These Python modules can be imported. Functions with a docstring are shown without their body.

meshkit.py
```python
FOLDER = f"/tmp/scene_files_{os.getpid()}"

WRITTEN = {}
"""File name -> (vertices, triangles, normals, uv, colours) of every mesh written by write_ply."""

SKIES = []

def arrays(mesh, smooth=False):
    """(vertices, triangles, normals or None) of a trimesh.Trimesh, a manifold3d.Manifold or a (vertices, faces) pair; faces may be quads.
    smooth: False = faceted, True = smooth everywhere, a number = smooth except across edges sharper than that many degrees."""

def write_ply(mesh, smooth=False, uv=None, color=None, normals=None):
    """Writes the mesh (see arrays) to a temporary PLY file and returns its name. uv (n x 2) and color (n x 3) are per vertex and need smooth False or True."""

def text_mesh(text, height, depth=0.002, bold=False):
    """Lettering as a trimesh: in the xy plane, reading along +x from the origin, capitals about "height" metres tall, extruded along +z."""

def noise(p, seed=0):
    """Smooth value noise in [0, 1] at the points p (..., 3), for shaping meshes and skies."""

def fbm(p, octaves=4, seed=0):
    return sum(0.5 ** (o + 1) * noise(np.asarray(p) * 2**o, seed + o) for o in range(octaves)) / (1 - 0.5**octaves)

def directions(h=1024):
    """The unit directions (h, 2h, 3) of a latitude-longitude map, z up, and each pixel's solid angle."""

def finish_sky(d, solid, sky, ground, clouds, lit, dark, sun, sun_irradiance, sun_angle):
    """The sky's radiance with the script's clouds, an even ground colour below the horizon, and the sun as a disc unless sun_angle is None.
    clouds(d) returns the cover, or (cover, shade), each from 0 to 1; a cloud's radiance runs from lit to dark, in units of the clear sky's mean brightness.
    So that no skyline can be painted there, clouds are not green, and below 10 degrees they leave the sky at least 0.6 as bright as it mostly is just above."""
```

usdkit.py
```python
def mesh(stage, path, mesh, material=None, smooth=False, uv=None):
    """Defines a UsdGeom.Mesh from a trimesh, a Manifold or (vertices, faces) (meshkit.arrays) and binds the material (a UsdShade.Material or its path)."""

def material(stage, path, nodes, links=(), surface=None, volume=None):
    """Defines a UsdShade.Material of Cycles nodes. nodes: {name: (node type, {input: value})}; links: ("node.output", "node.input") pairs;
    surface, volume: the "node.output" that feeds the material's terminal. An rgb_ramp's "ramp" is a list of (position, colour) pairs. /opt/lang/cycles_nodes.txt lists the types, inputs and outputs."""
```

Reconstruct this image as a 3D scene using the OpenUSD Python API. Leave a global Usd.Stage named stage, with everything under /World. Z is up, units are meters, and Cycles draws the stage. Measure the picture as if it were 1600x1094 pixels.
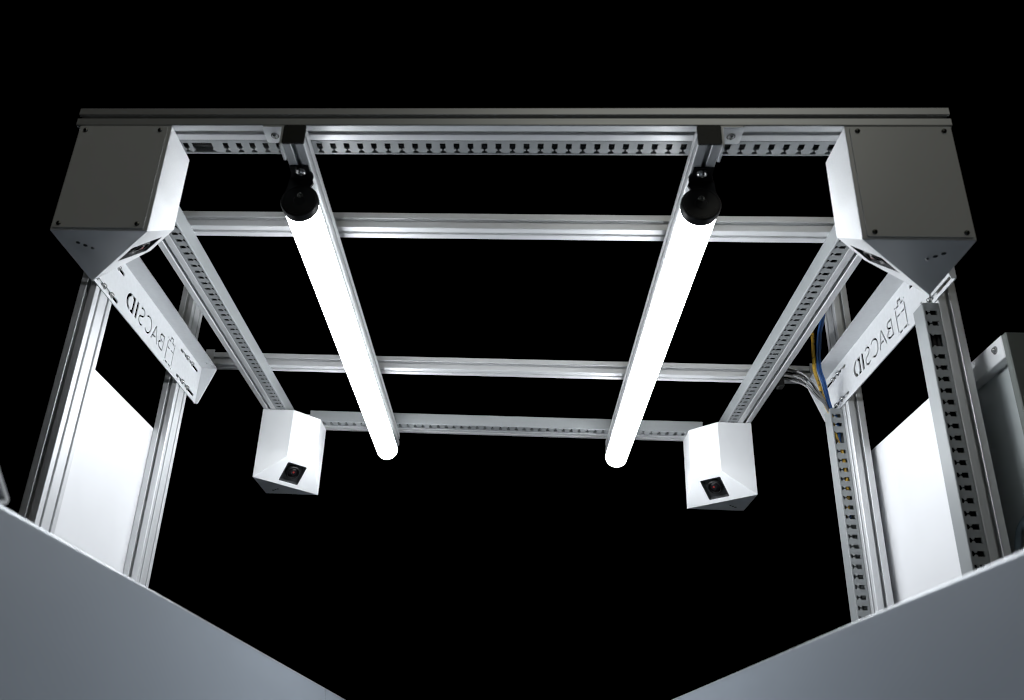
import math, random
import numpy as np, trimesh, usdkit
import manifold3d as m3
from shapely.geometry import Polygon, LineString, Point, box as sbox
from shapely.ops import unary_union
from shapely import affinity
from pxr import Usd, UsdGeom, UsdLux, UsdShade, Gf, Sdf

random.seed(7)
stage = Usd.Stage.CreateInMemory()
UsdGeom.SetStageUpAxis(stage, UsdGeom.Tokens.z)
UsdGeom.SetStageMetersPerUnit(stage, 1.0)
UsdGeom.Xform.Define(stage, '/World')
Z0 = 2.0                      # the underside of the lighting frame hangs 2 m above the ground

# ------------------------------------------------------------------ camera
CAM = np.array([0.04987, -1.17281, -1.05268 + Z0])
YAW, PITCH, ROLL, FPX, UX, UY = -5.22633, 23.85331, 3.71352, 1336.949, 695.27, 627.80
EXPOSURE = 0.0
def cam_axes():
    y, p, r = np.radians([YAW, PITCH, ROLL])
    f = np.array([np.sin(y) * np.cos(p), np.cos(y) * np.cos(p), np.sin(p)])
    rt = np.array([np.cos(y), -np.sin(y), 0]); up = np.cross(rt, f)
    return np.cos(r) * rt + np.sin(r) * up, -np.sin(r) * rt + np.cos(r) * up, f
RT, UP, FW = cam_axes()
cam = UsdGeom.Camera.Define(stage, '/World/camera')
cm = Gf.Matrix4d(1.0)
for i, v in enumerate((RT, UP, -FW, CAM)):
    cm.SetRow(i, Gf.Vec4d(*map(float, v), 1.0 if i == 3 else 0.0))
cam.AddTransformOp().Set(cm)
AP = 36.0
cam.CreateHorizontalApertureAttr(AP); cam.CreateVerticalApertureAttr(AP * 700 / 1024)
cam.CreateFocalLengthAttr(AP * FPX / 1600)
cam.CreateHorizontalApertureOffsetAttr(AP * (800 - UX) / 1600)
cam.CreateVerticalApertureOffsetAttr(AP * (UY - 547) / 1600)
cam.CreateClippingRangeAttr(Gf.Vec2f(0.01, 100))
cam.CreateFStopAttr(4.8); cam.CreateFocusDistanceAttr(2.2)
cam.CreateExposureAttr(EXPOSURE)

# ------------------------------------------------------------------ lights
TUBE = 27.0                   # radiance of the lit tubes
def rect_light(name, pos, target, w, h, intensity, color):
    l = UsdLux.RectLight.Define(stage, '/World/' + name)
    pos, target = np.array(pos, float), np.array(target, float)
    z = pos - target; z /= np.linalg.norm(z)
    x = np.cross([0, 0, 1], z); x /= np.linalg.norm(x); y = np.cross(z, x)
    m = Gf.Matrix4d(1.0)
    for i, v in enumerate((x, y, z, pos)):
        m.SetRow(i, Gf.Vec4d(*map(float, v), 1.0 if i == 3 else 0.0))
    l.AddTransformOp().Set(m)
    l.CreateWidthAttr(w); l.CreateHeightAttr(h); l.CreateIntensityAttr(intensity); l.CreateColorAttr(Gf.Vec3f(*color))
    return l
# the dim room light in front of the machine, to the right
rect_light('room_lamp', (0.95, -2.9, 4.6), (0.1, 0.0, 1.9), 2.0, 1.4, 1.75, (1.0, 1.0, 0.89))

# ------------------------------------------------------------------ materials
LK = '/World/Looks'
UsdGeom.Scope.Define(stage, LK)
def mat(name, color, rough=0.5, metal=0.0, stretch=(60, 60, 60), var=0.06, bump=0.0, rvar=0.08, **kw):
    c = np.array(color, float)
    nodes = {'t': ('texture_coordinate', {}), 'mp': ('mapping', {'scale': stretch}),
             'n': ('noise_texture', {'scale': 1.0, 'detail': 4.0, 'roughness': 0.6}),
             'cr': ('rgb_ramp', {'ramp': [(0.25, tuple(c * (1 - var))), (0.75, tuple(np.minimum(c * (1 + var), 0.95)))]}),
             'rr': ('rgb_ramp', {'ramp': [(0.2, (rough - rvar,) * 3), (0.8, (rough + rvar,) * 3)]}),
             'bw': ('rgb_to_bw', {}),
             'p': ('principled_bsdf', {'metallic': metal, **kw})}
    links = [('t.object', 'mp.vector'), ('mp.vector', 'n.vector'), ('n.fac', 'cr.fac'), ('n.fac', 'rr.fac'),
             ('cr.color', 'p.base_color'), ('rr.color', 'bw.color'), ('bw.val', 'p.roughness')]
    if bump:
        nodes['b'] = ('bump', {'strength': bump, 'distance': 0.001}); links += [('n.fac', 'b.height'), ('b.normal', 'p.normal')]
    return usdkit.material(stage, f'{LK}/{name}', nodes, links, surface='p.BSDF')
AL = (0.64, 0.65, 0.66)
M = {
    'alu_x': mat('aluminium_drawn_across', AL, 0.46, 0.42, (3, 900, 900), 0.04, 0.03),
    'alu_y': mat('aluminium_drawn_deep', AL, 0.46, 0.42, (900, 3, 900), 0.04, 0.03),
    'alu_z': mat('aluminium_drawn_upright', AL, 0.46, 0.42, (900, 900, 3), 0.04, 0.03),
    'white': mat('white_powder_coat', (0.82, 0.83, 0.84), 0.26, 0, (700, 700, 700), 0.015, 0.05, 0.04),
    'sign': mat('white_sheet_paint', (0.66, 0.675, 0.69), 0.22, 0, (90, 90, 90), 0.02, 0.015, 0.04),
    'panel': mat('white_board', (0.77, 0.775, 0.79), 0.4, 0, (4, 4, 4), 0.012, 0.0, 0.05),
    'duct': mat('grey_pvc', (0.27, 0.285, 0.29), 0.42, 0, (120, 120, 120), 0.03, 0.02),
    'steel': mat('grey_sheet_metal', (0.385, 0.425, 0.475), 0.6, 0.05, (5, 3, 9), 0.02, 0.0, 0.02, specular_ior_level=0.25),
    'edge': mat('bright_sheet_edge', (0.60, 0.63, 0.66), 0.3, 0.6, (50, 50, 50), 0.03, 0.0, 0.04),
    'black': mat('black_plastic', (0.005, 0.005, 0.0055), 0.42, 0, (300, 300, 300), 0.1, 0.03, specular_ior_level=0.22),
    'rubber': mat('black_matte_plastic', (0.012, 0.012, 0.011), 0.6, 0, (300, 300, 300), 0.1, 0.03),
    'zinc': mat('zinc_plated_steel', (0.72, 0.72, 0.71), 0.22, 1.0, (200, 200, 200), 0.06, 0.0, 0.06),
    'dark_zinc': mat('dark_screw_steel', (0.16, 0.16, 0.15), 0.25, 1.0, (200, 200, 200), 0.06, 0.0, 0.06),
    'bay': mat('dark_grey_plastic', (0.045, 0.047, 0.05), 0.45, 0, (200, 200, 200), 0.1, 0.02),
    'cab_white': mat('cabinet_light_paint', (0.80, 0.81, 0.82), 0.4, 0, (300, 300, 300), 0.02, 0.03),
    'cab_grey': mat('cabinet_grey_paint', (0.15, 0.165, 0.155), 0.4, 0, (300, 300, 300), 0.02, 0.03),
    'cab_side': mat('cabinet_side_paint', (0.58, 0.62, 0.62), 0.4, 0, (300, 300, 300), 0.02, 0.03),
    'blue': mat('blue_cable_sheath', (0.016, 0.085, 0.28), 0.4, 0, (80, 80, 80), 0.1),
    'grey_cable': mat('grey_cable_sheath', (0.22, 0.22, 0.22), 0.35, 0, (80, 80, 80), 0.1),
    'black_cable': mat('black_cable_sheath', (0.006, 0.006, 0.006), 0.6, 0, (80, 80, 80), 0.1),
    'hose': mat('pale_blue_hose', (0.30, 0.38, 0.44), 0.3, 0, (80, 80, 80), 0.05),
}
# braided yellow sheath: yellow with dark worn blotches
M['yellow'] = usdkit.material(stage, LK + '/yellow_cable_sheath', {
    't': ('texture_coordinate', {}), 'n': ('noise_texture', {'scale': 95.0, 'detail': 3.0}),
    'cr': ('rgb_ramp', {'ramp': [(0.36, (0.05, 0.03, 0.01)), (0.46, (0.42, 0.25, 0.015)), (1.0, (0.52, 0.33, 0.03))]}),
    'p': ('principled_bsdf', {'roughness': 0.45})},
    [('t.object', 'n.vector'), ('n.fac', 'cr.fac'), ('cr.color', 'p.base_color')], surface='p.BSDF')
M['tube'] = usdkit.material(stage, LK + '/lit_diffuser', {
    'e': ('emission', {'color': (0.93, 0.965, 1.0), 'strength': TUBE})}, surface='e.emission')
M['glass'] = usdkit.material(stage, LK + '/lens_glass', {
    'p': ('principled_bsdf', {'base_color': (0.006, 0.005, 0.006), 'roughness': 0.16, 'specular_ior_level': 0.3})}, surface='p.BSDF')
M['iris'] = usdkit.material(stage, LK + '/red_coated_lens', {
    'p': ('principled_bsdf', {'base_color': (0.22, 0.015, 0.012), 'roughness': 0.12, 'coat_weight': 0.5})}, surface='p.BSDF')

# ------------------------------------------------------------------ helpers
USED = {}
def numbered(parent, name):
    k = f'{parent}/{name}'; n = USED.get(k, 0); USED[k] = n + 1
    return k if n == 0 else f'{k}_{n:03d}'
class Thing:
    def __init__(s, name, label, cat, base, group=None):
        s.path = numbered('/World', name); s.base = np.array(base, float)
        x = UsdGeom.Xform.Define(stage, s.path); x.AddTranslateOp().Set(Gf.Vec3d(*map(float, s.base + [0, 0, Z0])))
        p = x.GetPrim(); p.SetCustomDataByKey('label', label); p.SetCustomDataByKey('category', cat)
        if group: p.SetCustomDataByKey('group', group)
    def part(s, name, mesh, material, parent=None, label=None, smooth=30):
        path = numbered(parent or s.path, name)
        v, f = vf(mesh)
        p = usdkit.mesh(stage, path, trimesh.Trimesh(v - s.base, f, process=False), M[material], smooth=smooth)
        if label: p.GetPrim().SetCustomDataByKey('label', label)
        return path
def vf(m):
    if hasattr(m, 'to_mesh'):
        q = m.to_mesh(); return np.array(q.vert_properties[:, :3], float), np.array(q.tri_verts)
    return np.array(m.vertices, float), np.array(m.faces)
cat_ = lambda ms: trimesh.util.concatenate([trimesh.Trimesh(*vf(m), process=False) for m in ms])
def cbox(x0, x1, y0, y1, z0, z1, b=0.0008):
    pts = []
    for x, sx in ((x0, 1), (x1, -1)):
        for y, sy in ((y0, 1), (y1, -1)):
            for z, sz in ((z0, 1), (z1, -1)):
                pts += [(x + sx * b, y + sy * b, z), (x + sx * b, y, z + sz * b), (x, y + sy * b, z + sz * b)]
    return trimesh.convex.convex_hull(np.array(pts))
def plate(poly, origin, U, V, t):
    """A sheet cut to poly in the plane (U, V) at origin; its thickness t goes along U x V."""
    U, V = np.array(U, float), np.array(V, float); N = np.cross(U, V); o = np.array(origin, float)
    ms = []
    for g in getattr(poly, 'geoms', [poly]):
        m = trimesh.creation.extrude_polygon(g, t, engine='earcut')
        v = o + m.vertices[:, :1] * U + m.vertices[:, 1:2] * V + m.vertices[:, 2:] * N
        ms.append(trimesh.Trimesh(v, m.faces, process=False))
    return trimesh.util.concatenate(ms)
def rrect(x0, y0, x1, y1, r):
    return sbox(x0 + r, y0 + r, x1 - r, y1 - r).buffer(r, quad_segs=5)
def frame_of(n):
    n = np.array(n, float); n /= np.linalg.norm(n)
    a = np.array([0, 0, 1.0]) if abs(n[2]) < .9 else np.array([1.0, 0, 0])
    u = np.cross(a, n); u /= np.linalg.norm(u)
    return u, np.cross(n, u), n
def lathe(c, n, prof, seg=24):
    """prof: (radius, height along n) pairs from the axis to the axis."""
    u, w, n = frame_of(n); prof = np.array(prof, float); k = len(prof)
    a = np.linspace(0, 2 * np.pi, seg, endpoint=False)
    v = (np.array(c) + prof[None, :, 0, None] * (np.cos(a)[:, None, None] * u + np.sin(a)[:, None, None] * w) + prof[None, :, 1, None] * n).reshape(-1, 3)
    f = []
    for i in range(seg):
        j = (i + 1) % seg
        for q in range(k - 1):
            A, B, C, D = i * k + q, j * k + q, j * k + q + 1, i * k + q + 1
            if prof[q, 0] > 1e-9: f.append((A, B, C))
            if prof[q + 1, 0] > 1e-9: f.append((A, C, D))
    m = trimesh.Trimesh(v, f, process=False); m.merge_vertices(); return m
def bolt(c, n, r=0.0062, h=0.0042):
    """button head with a socket, on a thin washer"""
    return lathe(c, n, [(0, 0), (r * 1.35, 0), (r * 1.35, .0012), (r, .0012), (r * .98, .0012 + h * .35), (r * .8, .0012 + h * .75), (r * .52, .0012 + h), (r * .46, .0012 + h), (r * .42, .0012 + h * .35), (0, .0012 + h * .3)][::1], 18)
def cyl(c0, c1, r, seg=32):
    c0, c1 = np.array(c0, float), np.array(c1, float); L = np.linalg.norm(c1 - c0); b = min(.0008, r * .1)
    return lathe(c0, c1 - c0, [(0, 0), (r - b, 0), (r, b), (r, L - b), (r - b, L), (0, L)], seg)
def tube(pts, r, seg=10, n=10):
    P = np.array(pts, float); Q = np.vstack([2 * P[0] - P[1], P, 2 * P[-1] - P[-2]]); out = []
    for i in range(1, len(Q) - 2):
        for t in np.linspace(0, 1, n, endpoint=False):
            a, b, c, d = Q[i - 1:i + 3]
            out.append(.5 * (2 * b + (c - a) * t + (2 * a - 5 * b + 4 * c - d) * t * t + (3 * b - a - 3 * c + d) * t ** 3))
    out.append(P[-1]); C = np.array(out)
    T = np.gradient(C, axis=0); T /= np.linalg.norm(T, axis=1)[:, None]
    u = frame_of(T[0])[0]; rings = []
    a = np.linspace(0, 2 * np.pi, seg, endpoint=False)
    for c, t in zip(C, T):
        u = u - t * (u @ t); u /= np.linalg.norm(u); w = np.cross(t, u)
        rings.append(c + r * (np.cos(a)[:, None] * u + np.sin(a)[:, None] * w))
    v = np.vstack(rings + [C[:1], C[-1:]]); k = len(C); f = []
    for i in range(k - 1):
        for j in range(seg):
            A, B = i * seg + j, i * seg + (j + 1) % seg
            f += [(A, B, B + seg), (A, B + seg, A + seg)]
    for j in range(seg):
        f += [(k * seg, (j + 1) % seg, j), (k * seg + 1, (k - 1) * seg + j, (k - 1) * seg + (j + 1) % seg)]
    return trimesh.Trimesh(v, f, process=False)

# ---- T-slot aluminium profile, 40 mm grid with 8 mm slots
P = 0.04
def slot_at(cx, cy, ang):
    s = unary_union([sbox(-.0041, -.0048, .0041, .001), Polygon([(-.0041, .001), (-.0053, .0012), (.0053, .0012), (.0041, .001)]),
                     Polygon([(-.0102, -.0045), (.0102, -.0045), (.0102, -.0075), (.0052, -.0125), (-.0052, -.0125), (-.0102, -.0075)]),
                     Polygon([(-.0041, -.0008), (-.0050, .0002), (.0050, .0002), (.0041, -.0008)])])
    return affinity.translate(affinity.rotate(s, ang, origin=(0, 0)), cx, cy)
def cross(nx, ny):
    w, h = nx * P, ny * P
    b = rrect(0, 0, w, h, .0022); cut = []
    for i in range(nx): cut += [slot_at((i + .5) * P, h, 0), slot_at((i + .5) * P, 0, 180)]
    for j in range(ny): cut += [slot_at(0, (j + .5) * P, 90), slot_at(w, (j + .5) * P, -90)]
    return b.difference(unary_union(cut)).difference(Point(P / 2, P / 2).buffer(.0034))
CROSS = {k: cross(*k) for k in ((1, 1), (1, 2))}
def beam_x(x0, x1, y, z): return plate(CROSS[1, 1], (x0, y, z), (0, 1, 0), (0, 0, 1), x1 - x0)
def beam_y(y0, y1, x, z):                       # U x V = +y: U = z, V = x
    return plate(CROSS[1, 1], (x, y0, z), (0, 0, 1), (1, 0, 0), y1 - y0)
def post_z(z0, z1, x, y): return plate(CROSS[1, 2], (x, y, z0), (1, 0, 0), (0, 1, 0), z1 - z0)

# ------------------------------------------------------------------ the frame
XL, XR, W2 = -0.7568, 0.7655, 0.765
YF = 1.4236
Y2, Y3 = 0.3622, 1.0569
PXL, PXR = -0.8875, 0.9051                      # inner faces of the left and right posts
PYN, PYF = 0.4059, 0.9149                       # front faces of the near and far posts
TL, TR = -0.3571, 0.3650                        # axes of the two lamp beams
F = Thing('aluminium_frame', 'large slotted aluminium profile frame of crossbeams and posts, seen from below', 'frame', (0, 0, 0))
F.part('beam', beam_x(-W2, W2, 0, 0), 'alu_x', label='dim front crossbeam at the top of the picture')
F.part('beam', beam_x(XL + P, XR - P, YF, 0), 'alu_x', label='farthest crossbeam behind the two lamp ends')
F.part('beam', beam_y(P + .0005, YF + P, XL, 0), 'alu_y', label='left side beam')
F.part('beam', beam_y(P + .0005, YF + P, XR - P, 0), 'alu_y', label='right side beam')
F.part('beam', beam_x(XL, XR, Y2, P), 'alu_x', label='second crossbeam, lying on the side beams')
F.part('beam', beam_x(-.868, .887, Y3, P), 'alu_x', label='third crossbeam between the far posts')
lampbeam = []
for tx, lab in ((TL, 'beam carrying the left lamp'), (TR, 'beam carrying the right lamp')):
    lampbeam.append(F.part('beam', beam_y(.003, 1.4801, tx - P / 2, -P - .0004), 'alu_y', label=lab))
for x in (PXL - P, PXR):
    for y in (PYN, PYF): F.part('post', post_z(-1.3, .28, x, y), 'alu_z')
# lamp beams: black end caps and white angle brackets with a bolt
for tx, s, bp in ((TL, -1, lampbeam[0]), (TR, 1, lampbeam[1])):
    cap = plate(rrect(-P / 2, -P - .0004, P / 2, -.0004, .003), (tx, .003, 0), (1, 0, 0), (0, 0, 1), .0035)
    F.part('end_cap', cap, 'rubber', bp)
    xi = tx + s * (P / 2 + .0006); xo = xi + s * .040
    pl = rrect(min(xi, xo), 0.0, max(xi, xo), .042, .005).union(sbox(min(xi, xi + s * .01), 0, max(xi, xi + s * .01), .042))
    hor = plate(pl, (0, 0, -.0038), (1, 0, 0), (0, 1, 0), .0034)
    ver = plate(rrect(0.0, -.046, .042, -.0038, .005).union(sbox(0, -.015, .042, -.0038)), (xi if s > 0 else xi - .0034, 0, 0), (0, 1, 0), (0, 0, 1), .0034)
    b = F.part('angle_bracket', cat_([hor, ver]), 'white')
    F.part('bolt', bolt((xi + s * .0215, .0225, -.0038), (0, 0, -1), .0055), 'zinc', b)
# plates that hold the third crossbeam at the far posts
for x0, x1 in ((-.8805, -.866), (.884, .8965)):
    jp = F.part('joint_plate', cbox(x0 - .012 if x0 > 0 else x0, x1 if x0 > 0 else x1 + .012, Y3 - .0045, Y3 - .0006, P + .002, P * 2 + .006), 'alu_x')
    F.part('bolt', bolt(((x0 + x1) / 2, Y3 - .0045, P * 1.5), (0, -1, 0), .005, .004), 'zinc', jp)
# black joint block and flat plate where the third crossbeam meets the right side beam
F.part('joint_block', cbox(.772, .79, 1.03, 1.056, .002, .075, .002), 'rubber')

# ------------------------------------------------------------------ wiring ducts
DD, DL = 0.0333, 0.0416
def duct(label, origin, S, T, N, length, phase, wide=(), pitch=.0253, inside='black_cable', DD=DD, DL=DL):
    """S: along; T: from the profile outwards to the lid; N: from the slotted wall in view to the hidden one."""
    o, S, T, N = (np.array(a, float) for a in (origin, S, T, N))
    D = Thing('cable_duct', label, 'cable duct', o, 'grey slotted wiring ducts on the frame')
    holes, k = [], 0
    n0 = int(math.ceil((.008 - phase) / pitch))
    for i in range(n0, int((length - .008 - phase) / pitch) + 1):
        c = phase + i * pitch
        if any(abs(c - (w0 + w1) / 2) < (w1 - w0) / 2 + .001 for w0, w1 in wide): continue
        holes.append(unary_union([rrect(c - .0053, .0066, c + .0053, .0192, .0006), Polygon([(c - .0036, .0188), (c + .0036, .0188), (c + .0013, .0214), (c - .0013, .0214)]),
                                  sbox(c - .0013, .019, c + .0013, .027), Polygon([(c - .0013, .0232), (c + .0013, .0232), (c + .005, .0254), (c + .005, .0292), (c - .005, .0292), (c - .005, .0254)])]))
    for w0, w1 in wide:
        holes.append(unary_union([sbox(w0, .0066, w1, .0292), Polygon([(w0 - .004, .0292), (w0, .025), (w1, .025), (w1 + .004, .0292)])]).difference(unary_union([Point(w0, .0225).buffer(.0022), Point(w1, .0225).buffer(.0022)])))
    if holes: holes = [affinity.scale(h, 1, DD / .0333, origin=(0, 0)) for h in holes]
    wall = sbox(0, .0016, length, DD - .0024).difference(unary_union(holes)) if holes else sbox(0, .0016, length, DD - .0022)
    t = .0016
    def pl(poly, org, U, V, thick, want):
        if np.dot(np.cross(U, V), want) < 0:
            org = org + want * thick; 
            m = plate(poly, org, U, V, thick); return m
        return plate(poly, org, U, V, thick)
    D.part('slotted_wall', pl(wall, o + N * .0006, S, T, t, N), 'duct')
    D.part('slotted_wall', pl(wall, o + N * (DL - .0006 - t), S, T, t, N), 'duct')
    D.part('base', pl(sbox(0, .0006, length, DL - .0006), o + T * .0001, S, N, .0014, T), 'duct')
    # the snap-on lid with its two lips, one continuous bent section
    lip = [(0, DD - .0042), (0, DD - .0012), (.0012, DD), (DL - .0012, DD), (DL, DD - .0012), (DL, DD - .0042), (DL - .0006, DD - .0042), (DL - .0006, DD - .0016), (.0006, DD - .0016), (.0006, DD - .0042)]
    L = pl(Polygon(lip), o + S * .002, N, T, length - .004, S)
    D.part('lid', L, 'duct')
    rng = random.Random(len(label))             # the loom that fills the duct
    for k, (tt, nn) in enumerate(() if inside is None else ((.0075, .0135), (.0165, .0145), (.0255, .0135), (.0085, .024), (.0165, .025), (.0245, .024))):
        pts = [o + S * a + T * (tt + rng.uniform(-.0008, .0008)) + N * (nn + rng.uniform(-.001, .001)) for a in np.linspace(.004, length - .004, 14)]
        D.part('wire', tube(pts, .0046, 8, 2), inside)
    return D
# front beam (behind it), side beams (inner faces), far beam (front face), right posts (inner faces)
duct('duct behind the dim front crossbeam at the top', (-.70, P + .0004, 0), (1, 0, 0), (0, 1, 0), (0, 0, 1), 1.40, .70 - .3245, ((.70 - .5655, .70 - .527),), DD=.0375)
duct('duct along the left side beam, left of the left lamp', (XL + P + .0004, .1, 0), (0, 1, 0), (1, 0, 0), (0, 0, 1), 1.335, .3894 - .1)
duct('duct along the right side beam, right of the right lamp', (XR - P - .0004, .1, 0), (0, 1, 0), (-1, 0, 0), (0, 0, 1), 1.325, .4353 - .1)
duct('short far duct behind the ends of both lamps', (-.628, YF - .0004, 0), (1, 0, 0), (0, -1, 0), (0, 0, 1), 1.27, .628 - .556, DD=.0405, DL=.0374)
duct('dark-faced duct on the right near post beside the white board', (PXR - .0004, PYN - .0004, -.0999), (0, 0, -1), (-1, 0, 0), (0, 1, 0), 1.15, .1228 - .0999, ((.1730 - .0999, .2002 - .0999),), .02497)
duct('duct on the right far post that the yellow and blue cables enter', (PXR - .0004, .9524, -.0965), (0, 0, -1), (-1, 0, 0), (0, 1, 0), 1.15, .1177 - .0965, ((.1644 - .0965, .1945 - .0965),), .02497, None)

# ------------------------------------------------------------------ camera housings
HA, HB, HH, HC, HK = 0.1735, 0.1645, 0.2288, 0.0715, 0.1185
def housing(label, ox, oy, sx, sy, z=-.0006):
    """ox, oy: the outer corner; sx, sy point from it to the middle of the frame."""
    T = Thing('camera_housing', label, 'camera', (ox, oy, z - HH), 'white camera housings under the frame corners')
    W = lambda p: np.array([ox + sx * p[0], oy + sy * p[1], z + p[2]])
    def G(m):                                   # local -> world, keeping faces outward
        v, f = vf(m); v = np.stack([ox + sx * v[:, 0], oy + sy * v[:, 1], z + v[:, 2]], 1)
        return trimesh.Trimesh(v, f if sx * sy > 0 else f[:, ::-1], process=False)
    zi = lambda x, y: -HH + HK * (x / HA + y / HB - 1)
    top = [(0, 0), (HA, 0), (HA, HB - HC), (HA - HC, HB), (0, HB)]
    vs = [(x, y, 0) for x, y in top] + [(0, 0, -HH), (HA, 0, -HH), (0, HB, -HH), (HA, HB - HC, zi(HA, HB - HC)), (HA - HC, HB, zi(HA - HC, HB))]
    c = np.mean(vs, 0); r = .0016
    sph = m3.Manifold.sphere(r, 16)
    balls = []
    for v in vs:
        d = np.array(v) - c; q = np.array(v) - np.sign(d) * r
        balls.append(sph.translate([float(a) for a in q]))
    body = m3.Manifold.batch_hull(balls)
    # square bay cut square to the slanted face
    A = np.array([HA, 0, -HH]); B = np.array([0, HB, -HH])
    e1 = (B - A) / np.linalg.norm(B - A)
    up = np.array([HA - HC, HB, zi(HA - HC, HB)]) - B; e2 = up - e1 * (up @ e1); e2 /= np.linalg.norm(e2)
    n = np.cross(e1, e2); n = n if n[2] < 0 else -n
    mid = (A + B) / 2 + e2 * (.0135 + .034)
    hw = .0345
    sq = rrect(-hw, -hw, hw, hw, .004)
    E1, E2 = e1, e2
    if np.dot(np.cross(E1, E2), n) < 0: E1 = -E1
    cut = plate(sq, mid - n * .0190, E1, E2, .023)
    cm_ = trimesh.Trimesh(cut.vertices, cut.faces, process=True)
    cutm = m3.Manifold(m3.Mesh(np.ascontiguousarray(cm_.vertices, np.float32), np.ascontiguousarray(cm_.faces, np.uint32)))
    body = body - cutm
    bp = T.part('body', G(body), 'white', smooth=25)
    # three light-sensor holes under the flat bottom
    for k in range(3):
        p = np.array([.034 + .0095 * k, .0365 + .0082 * k, -HH - .0002])
        T.part('status_lamp', G(lathe(p, (0, 0, -1), [(0, 0), (.0038, 0), (.0038, .0006), (.0026, .0006), (.0024, -.0001), (0, -.0001)] if k < 2 else [(0, 0), (.0034, 0), (.003, .0012), (.0015, .0021), (0, .0023)], 14)), 'rubber' if k < 2 else 'zinc', bp)
    # bolted cover on the outer face
    cv = plate(rrect(.004, -HH + .0045, HA - .0075, -.003, .004), (0, 0, 0), (1, 0, 0), (0, 0, 1), .0022)
    cp = T.part('cover', G(cv), 'white')
    for px in (.0145, HA - .0195):
        for pz in (-.0125, -HH + .0125):
            T.part('screw', G(lathe((px, -.0022, pz), (0, -1, 0), [(0, 0), (.0043, 0), (.0043, .0008), (.0038, .0022), (.0024, .0032), (.0015, .0033), (.0013, .0016), (0, .0015)], 16)), 'dark_zinc', cp)
    # the camera in its bay: liner, barrel, lens
    hw2 = hw - .0006
    ring = rrect(-hw2, -hw2, hw2, hw2, .0036)
    liner = cat_([plate(ring, mid - n * .0188, E1, E2, .0025), plate(ring.difference(ring.buffer(-.0012)), mid - n * .0163, E1, E2, .0155)])
    cb = T.part('camera', G(liner), 'bay')
    lc = mid - n * .0162 + E2 * .001
    T.part('lens_barrel', G(lathe(lc, n, [(0, 0), (.0225, 0), (.0225, .006), (.0208, .007), (.0208, .009), (.0222, .0096), (.0222, .0135), (.0205, .015), (.0188, .015), (.0175, .0125), (.0165, .0095), (0, .0095)], 40)), 'black', cb)
    T.part('lens', G(lathe(lc + n * .0096, n, [(0, 0), (.0164, 0), (.0148, .0022), (.011, .0046), (.0058, .0062), (0, .0068)], 36)), 'glass', cb)
    T.part('lens_centre', G(lathe(lc + n * .0159 + E2 * .004, n, [(0, 0), (.0034, -.0004), (.0028, .0004), (0, .0007)], 20)), 'iris', cb)
    return T
housing('white camera housing under the left near corner, showing its grey screwed cover', XL - .0005, .001, 1, 1)
housing('white camera housing under the right near corner, showing its grey screwed cover', XR - .0025, .001, -1, 1)
housing('white camera housing with lens in view, left of the left lamp end', XL - .001, 1.458, 1, -1)
housing('white camera housing with lens in view, right of the right lamp end', XR - .0005, 1.4565, -1, -1)

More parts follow.
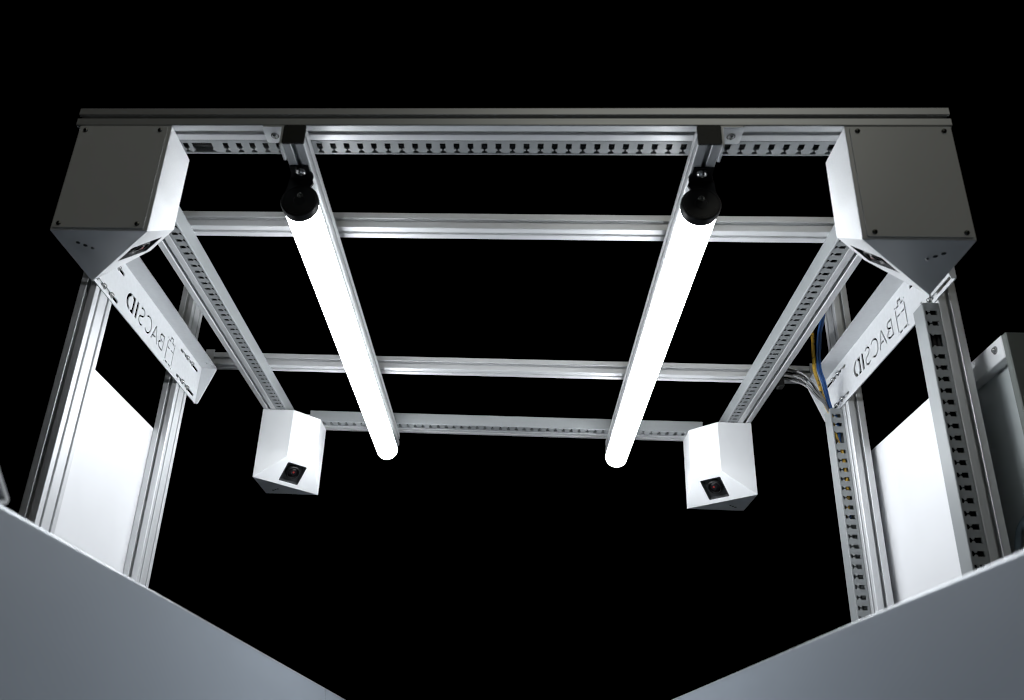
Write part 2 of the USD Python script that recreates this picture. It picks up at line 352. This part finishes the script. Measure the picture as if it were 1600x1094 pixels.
# ------------------------------------------------------------------ lit tube lamps
def lamp(label, px, tx, s):
    """px: axis of the beam above; tx: axis of the tube; s: side to which the ear bulges."""
    zc, r, y0, y1 = -.094, .0325, .103, 1.384
    T = Thing('tube_lamp', label, 'lamp', (tx, y0, zc), 'lit tube lamps under the frame')
    circ = Point(zc, 0).buffer(r, quad_segs=16); flat = zc + .0195
    T.part('diffuser', plate(circ.intersection(sbox(-1, -1, flat, 1)), (tx, y0 + .010, 0), (0, 0, 1), (1, 0, 0), y1 - .014 - y0), 'tube', smooth=40)
    T.part('back_rail', plate(circ.difference(sbox(-1, -1, flat + .0004, 1)).union(sbox(flat + .004, -.011, -.0412, .011)), (tx, y0 + .004, 0), (0, 0, 1), (1, 0, 0), y1 - .008 - y0), 'white')
    T.part('collar', cyl((tx, y0, zc), (tx, y0 + .010, zc), r + .0008, 48), 'black')
    T.part('end_cap', cyl((tx, y1 - .004, zc), (tx, y1, zc), r - .001, 40), 'white')
    disc = lathe((tx, y0 + .004, zc + .0015), (0, -1, 0), [(0, 0), (.0345, 0), (.0352, .001), (.0352, .012), (.034, .0138), (.031, .0142), (.0305, .0136), (.011, .0136), (.0105, .0142), (0, .0142)], 48)
    cap = T.part('holder', disc, 'black')
    for k in range(9):                          # small moulded pips round the lower rim of the holder
        a = math.radians(200 + k * 17.5)
        T.part('moulded_pip', lathe((tx + .0268 * math.cos(a), y0 - .0094, zc + .0015 + .0268 * math.sin(a)), (0, -1, 0), [(0, 0), (.0016, 0), (.0013, .0009), (0, .0011)], 8), 'black', cap)
    T.part('screw', bolt((tx + .0005, y0 - .0102, zc + .0115), (0, -1, 0), .0042, .003), 'dark_zinc', cap)
    # the ear: a flat tongue screwed under the beam, running back to the holder
    ear = unary_union([Polygon([(-s * .0178, .0605), (-s * .0178, .078), (-s * .0225, .092), (-s * .027, .104), (s * .015, .104), (s * .0178, .0605)]), rrect(-.0178, .0585, .0178, .085, .002), Point(s * .0035, .0865).buffer(.0185)])
    T.part('ear', plate(ear, (px - .002 * s, 0, -.0436), (1, 0, 0), (0, 1, 0), .003), 'black')
    tg = Polygon([(-s * .0325, zc + .012), (-s * .027, zc + .030), (-s * .0255, -.0438), (s * .0185, -.0438), (s * .0215, -.052), (s * .017, zc + .033), (s * .02, zc + .01)])
    T.part('ear', plate(tg, (tx, y0 - .004, 0), (1, 0, 0), (0, 0, 1), .0048), 'black')
    T.part('bolt', bolt((px - .001 * s, .0735, -.0436), (0, 0, -1), .0078, .0048), 'zinc')
lamp('glowing white tube lamp on the left, held by a black disc', TL, -.3592, 1)
lamp('glowing white tube lamp on the right, held by a black disc', TR, .3662, -1)

# ------------------------------------------------------------------ sign plates with cut-out lettering
def arc(cx, cy, rx, ry, a0, a1, n=14):
    t = np.radians(np.linspace(a0, a1, n)); return [(cx + rx * math.cos(a), cy + ry * math.sin(a)) for a in t]
def lettering():
    """BACSID with a suitcase sign, as stencil strokes: u along the reading direction, v up."""
    s = .0024; st = lambda p: LineString(p).buffer(s, cap_style=2, join_style=2)
    g = []
    # suitcase
    x0, x1, b, t = .002, .050, -.030, .036
    g += [st([(x0, b + .004), (x0, t - .004)]), st([(x1, b + .004), (x1, t - .004)])]
    for yy, th in ((t, .0024), (.013, .002), (b, .0024)):
        for a, c in ((x0 + .004, (x0 + x1) / 2 - .004), ((x0 + x1) / 2 + .004, x1 - .004)): g.append(LineString([(a, yy), (c, yy)]).buffer(th, cap_style=2))
    g += [st([(.019, t + .0045), (.019, t + .0125), (.033, t + .0125), (.033, t + .0045)])]
    for px in (x0 - .002, x1 + .002):
        for py in (b - .003, t + .003): g.append(Polygon([(px - .0016, py - .0022), (px + .0016, py - .0022), (px + .0016, py + .0022), (px - .0016, py + .0022)]))
    B0, T0 = -.018, .028; H = T0 - B0; m = B0 + H * .52
    # B
    x = .077; g += [st([(x, B0), (x, T0)]), st([(x, T0 - s), (x + .014, T0 - s)] + arc(x + .014, (T0 + m) / 2, .011, (T0 - m) / 2 - s, 90, -90) + [(x + .006, m)]),
                    st(arc(x + .015, (m + B0) / 2, .0145, (m - B0) / 2 - s, 82, -90) + [(x, B0 + s)])]
    # A
    x = .117; g += [st([(x, B0), (x + .0195, T0)]), st([(x + .0195, T0), (x + .039, B0)]), st([(x + .013, B0 + .014), (x + .034, B0 + .014)])]
    # C
    g.append(st(arc(.186, .005, .021, .0225, 48, 312, 24)))
    # S
    cx = .229; g.append(st(arc(cx, .0165, .0125, .0108, 35, 262, 14) + arc(cx, -.0065, .0145, .0112, 82, -140, 14)))
    # I and D, heavy
    g.append(sbox(.2565, B0, .2675, T0))
    g.append(sbox(.278, B0, .289, T0)); g.append(Polygon([(.288, T0), (.297, T0), (.294, T0 - .008), (.288, T0 - .008)])); g.append(Polygon([(.288, B0), (.297, B0), (.294, B0 + .008), (.288, B0 + .008)]))
    g.append(Polygon(arc(.300, .005, .026, .023, 88, -88, 18) + arc(.300, .005, .015, .0155, -80, 80, 14)))
    return unary_union(g)
LET = lettering()
def sign(label, xf, s, y_icon, udir):
    """xf: the face in view; s: direction into the frame (+1 for the left plate)."""
    y0, y1, zb, zt, t = 0.3244, 1.0569, -0.0923, 0.0228, .0025
    T = Thing('sign_plate', label, 'sign', (xf, y0, zb), 'white cut-out sign plates inside the posts')
    pl = rrect(y0, zb, y1, zt, .004)
    let = affinity.affine_transform(LET, [udir * 0.955, 0, 0, 0.955, y_icon, -0.0474])
    slots = [rrect(a, z - .0045, b, z + .0045, .0042) for a, b, z in ((0.334, 0.504, -0.0794), (0.334, 0.504, -0.0039), (0.8898, 1.0321, 0.0001), (0.8917, 1.0321, -0.0765))]
    pl = pl.difference(let).difference(unary_union(slots))
    if s < 0:                                   # openings over the grooves of the right near post
        pl = pl.difference(unary_union([sbox(c - .004, zb - .01, c + .004, zb + .030) for c in (.4259, .4659)]))
    main = plate(pl, (xf - (t if s > 0 else 0), 0, 0), (0, 1, 0), (0, 0, 1), t)
    mp = T.part('lettered_panel', main, 'sign')
    fl = rrect(y0, 0, y1, .0454, .004).difference(unary_union([Point(1.0216, .025).buffer(.0035), Point(1.0359, .0345).buffer(.003)]))
    T.part('top_flange', plate(affinity.affine_transform(fl, [1, 0, 0, 1, 0, 0]), (xf, 0, zt if s < 0 else zt + t), (0, 1, 0), (s, 0, 0), t), 'sign')
    gus = Polygon([(.0, zb + .002), (.004, zb), (.0075, zb + .001), (.0454, zt - .005), (.0454, zt), (0, zt)])
    for yy in (y1 - t, y0):
        T.part('end_flange', plate(gus, (xf, yy + (t if s > 0 else 0), 0), (s, 0, 0), (0, 0, 1), t), 'sign')
    for yb, zb_ in ((0.4295, -0.0794), (0.4687, -0.0794), (0.4314, -0.0039), (0.4706, -0.0039), (0.9404, 0.0001), (0.9801, 0.0001), (0.9376, -0.0765), (0.9777, -0.0765)):
        T.part('bolt', bolt((xf + s * .0002, yb, zb_), (s, 0, 0), .0056, .0048), 'zinc')
    return T
sign('white sign plate on the left, its cut-out lettering read from behind', PXL + .0031, 1, 0.8497, -1)
sign('white sign plate on the right, next to the yellow and blue cables', PXR - .0031, -1, 0.5345, 1)

# ------------------------------------------------------------------ white boards closing the sides below the signs
for x, ya, yb, zt_, lab in ((PXL - P - .0045, .417, .984, -.2279, 'bright white board between the left posts'), (.9600, .450, 1.06, -.2145, 'white board between the right posts, behind the near duct')):
    T = Thing('side_board', lab, 'board', (x, .8, -1.3), 'white boards on the outside of the posts')
    T.part('board', cbox(x, x + .004, ya, yb, -1.3, zt_, .0006), 'panel')

# ------------------------------------------------------------------ grey tray walls in the foreground
TILT = math.radians(7)
def tray_wall(label, x, s, za, ya, zb_, yb, cuts):
    """s: +1 when the wall's inner face looks towards +x. The top edge passes (ya, za) and (yb, zb_)."""
    k = (zb_ - za) / (yb - ya); r = .0045
    T = Thing('tray_wall', label, 'panel', (x, cuts[0], -1.45), 'grey tray walls in the foreground')
    zt = 0.0
    outer = [(0, -.62), (0, zt - r)] + arc(-r, zt - r, r, r, 0, 90, 8)[1:] + [(-.03, zt)]
    inner = [(-.03, zt - .002)] + arc(-r, zt - r, r - .002, r - .002, 90, 0, 8) + [(-.002, -.62)]
    sec = Polygon([(s * a, b) for a, b in outer + inner])
    face = Polygon([(s * a, b) for a, b in [(0, -.62), (0, zt - r), (-.002, zt - r), (-.002, -.62)]])
    roll = Polygon([(s * a, b) for a, b in [(0, zt - r)] + arc(-r, zt - r, r, r, 0, 90, 10)[1:] + [(-.03, zt), (-.03, zt - .002)] + arc(-r, zt - r, r - .002, r - .002, 90, 0, 10)])
    joint = Polygon([(s * a, b) for a, b in [(.0006, -.62), (.0006, zt - r), (-.0016, zt - r), (-.0016, -.62)]])
    def strip(sec, a, b, name, m, parent=None):
        m_ = plate(sec, (x, a, 0), (1, 0, 0), (0, 0, 1), b - a)
        v = m_.vertices.copy(); v[:, 1] = 2 * a - v[:, 1]                    # U x V = -y, so turn it round
        dx, dz = v[:, 0] - x, v[:, 2].copy(); ct, st_ = math.cos(TILT), math.sin(TILT)
        v[:, 0] = x + dx * ct - s * dz * st_; v[:, 2] = s * dx * st_ + dz * ct     # the walls lean: closer together below
        v[:, 2] += za + k * (v[:, 1] - ya)
        return T.part(name, trimesh.Trimesh(v, m_.faces[:, ::-1], process=False), m, parent, smooth=40)
    for a, b in zip(cuts[:-1], cuts[1:]):
        sh = strip(face, a + .0006, b - .0006, 'sheet', 'steel')
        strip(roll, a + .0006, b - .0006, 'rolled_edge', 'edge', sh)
    for c in cuts[1:-1]: strip(joint, c - .0010, c + .0010, 'joint', 'zinc')
tray_wall('grey sheet metal tray wall slanting across the bottom left', -.42, 1, -.8435, -.446, -.8533, 1.453, (-1.5, 1.1076, 2.6))
tray_wall('grey sheet metal tray wall slanting across the bottom right', .4207, -1, -.8725, -.535, -.8511, .949, (-1.5, 2.6))

# ------------------------------------------------------------------ control cabinet to the right, plate corner to the left
C = Thing('control_cabinet', 'dark control cabinet with light flange behind the right near post', 'cabinet', (1.2, .6, -1.0))
C.part('body', cbox(1.003, 1.42, .3585, .75, -1.0, -.2015, .002), 'cab_side')
C.part('flange', cbox(.980, 1.004, .3545, .75, -.2476, -.2011, .0015), 'cab_white')
C.part('front_door', cbox(.9815, 1.42, .3405, .358, -1.0, -.2011, .002), 'cab_grey')
C.part('bolt', bolt((.980, .3805, -.2205), (-1, 0, 0), .0062, .005), 'zinc')
L = Thing('plate_corner', 'rounded corner of a grey plate at the left edge of the picture', 'plate', (-.46, -.45, -.84))
pc = Polygon([(-.75, -.70), (-.5015, -.70), (-.3986, -.797), (-.370, -.8185), (-.372, -.824), (-.385, -.829), (-.75, -.845)]).buffer(-.004).buffer(.004)
L.part('plate', plate(pc, (-.466, 0, 0), (0, 1, 0), (0, 0, 1), .002), 'steel')
L.part('rim', plate(pc.difference(pc.buffer(-.005)), (-.4639, 0, 0), (0, 1, 0), (0, 0, 1), .004), 'cab_white')
Hs = Thing('hose', 'pale blue hose curving past the cabinet at the right edge', 'hose', (.99, .44, -.55))
Hs.part('hose_bend', tube([(0.9912, 0.5317, -0.7433), (0.9912, 0.4759, -0.6317), (0.993, 0.4638, -0.5805), (0.9949, 0.4434, -0.5526), (1.0032, 0.4015, -0.534), (1.0265, 0.3271, -0.5294)], .0056), 'hose')

# ------------------------------------------------------------------ cables at the right far corner
def cable(name, label, pts, r, m, cat='cable', group=None):
    T = Thing(name, label, cat, pts[0], group)
    T.part('sheath', tube(pts, r), m)
def back(x, y, z):
    """(x, z) were read in the plane y = 1.0; the same sight line at depth y."""
    y = y * .955 - .0528; k = (y + 1.17281) / 2.17281
    return (.04987 + (x - .04987) * k, y, -1.05268 + (z + 1.05268) * k)
cable('yellow_cable', 'yellow worn cable dropping into the right far duct', [back(.878, 1.04, .26), back(.871, 1.035, .156), back(.864, 1.03, .06), back(.8645, 1.032, .028), back(.872, 1.04, -.012), back(.8805, 1.062, -.064), (0.8794, 0.9648, -0.119), (0.8799, 0.9640, -0.15), (0.8835, 0.9620, -0.18), (0.8920, 0.9605, -0.222), (0.8925, 0.9605, -0.31), (0.8840, 0.9630, -0.39)], .0044, 'yellow')
for k, (dx, dy) in enumerate(((0, 0), (.0065, .004), (.003, .009))):
    cable('blue_cable', ('foremost', 'middle', 'hindmost')[k] + ' of the three blue cables beside the yellow cable', [back(.915 + dx, 1.03 + dy, .28), back(.902 + dx, 1.03 + dy, .21), back(.884 + dx, 1.03 + dy, .14), back(.8735 + dx, 1.03 + dy, .05), back(.880 + dx, 1.034 + dy, .003), back(.8895 + dx * .6, 1.06 + dy, -.067), (0.8894 + dx * .5, 0.9633 + dy, -0.1257), (0.8894 + dx * .5, 0.9633 + dy, -0.2097), (0.8894 + dx * .5, 0.9653 + dy, -0.3912)], .0031, 'blue')
gl = ['lowest of the thin grey cables sagging from the black joint', 'thin black cable sagging just above the lowest grey one', 'middle one of the thin grey cables from the black joint', 'thin black cable second from the top at the black joint', 'topmost thin grey cable running from the black joint to the far duct']
for k, m in enumerate(('grey_cable', 'black_cable', 'grey_cable', 'black_cable', 'grey_cable')):
    u = k * .0085; w = (.0, .004, -.003, .005, .001)[k]
    cable('loose_cable', gl[k], [(.785, 1.035 + w, .024 + u * .8), (.80, 1.025 + w, .018 + u), back(.833 + w, 1.02 + w, -.010 + u), back(.862, 1.03 + w, -.045 + u * .8), back(.880 + w * .3, 1.05 + w, -.068 + u * .3), (.8803 + w * .3, .974 + w * .6, -.1287), (.8808, .9749 + w * .6, -.2767)], .0024, m)
# the unseen bed of the machine under the lamps
bed = Thing('floor', 'grey bed of the machine', 'floor', (0, 0, -1.45))
for key in ('label', 'category'): stage.GetPrimAtPath(bed.path).ClearCustomDataByKey(key)
stage.GetPrimAtPath(bed.path).SetCustomDataByKey('kind', 'structure')
bed.part('sheet', cbox(-.33, .33, -1.5, 2.6, -1.47, -1.45), 'steel')
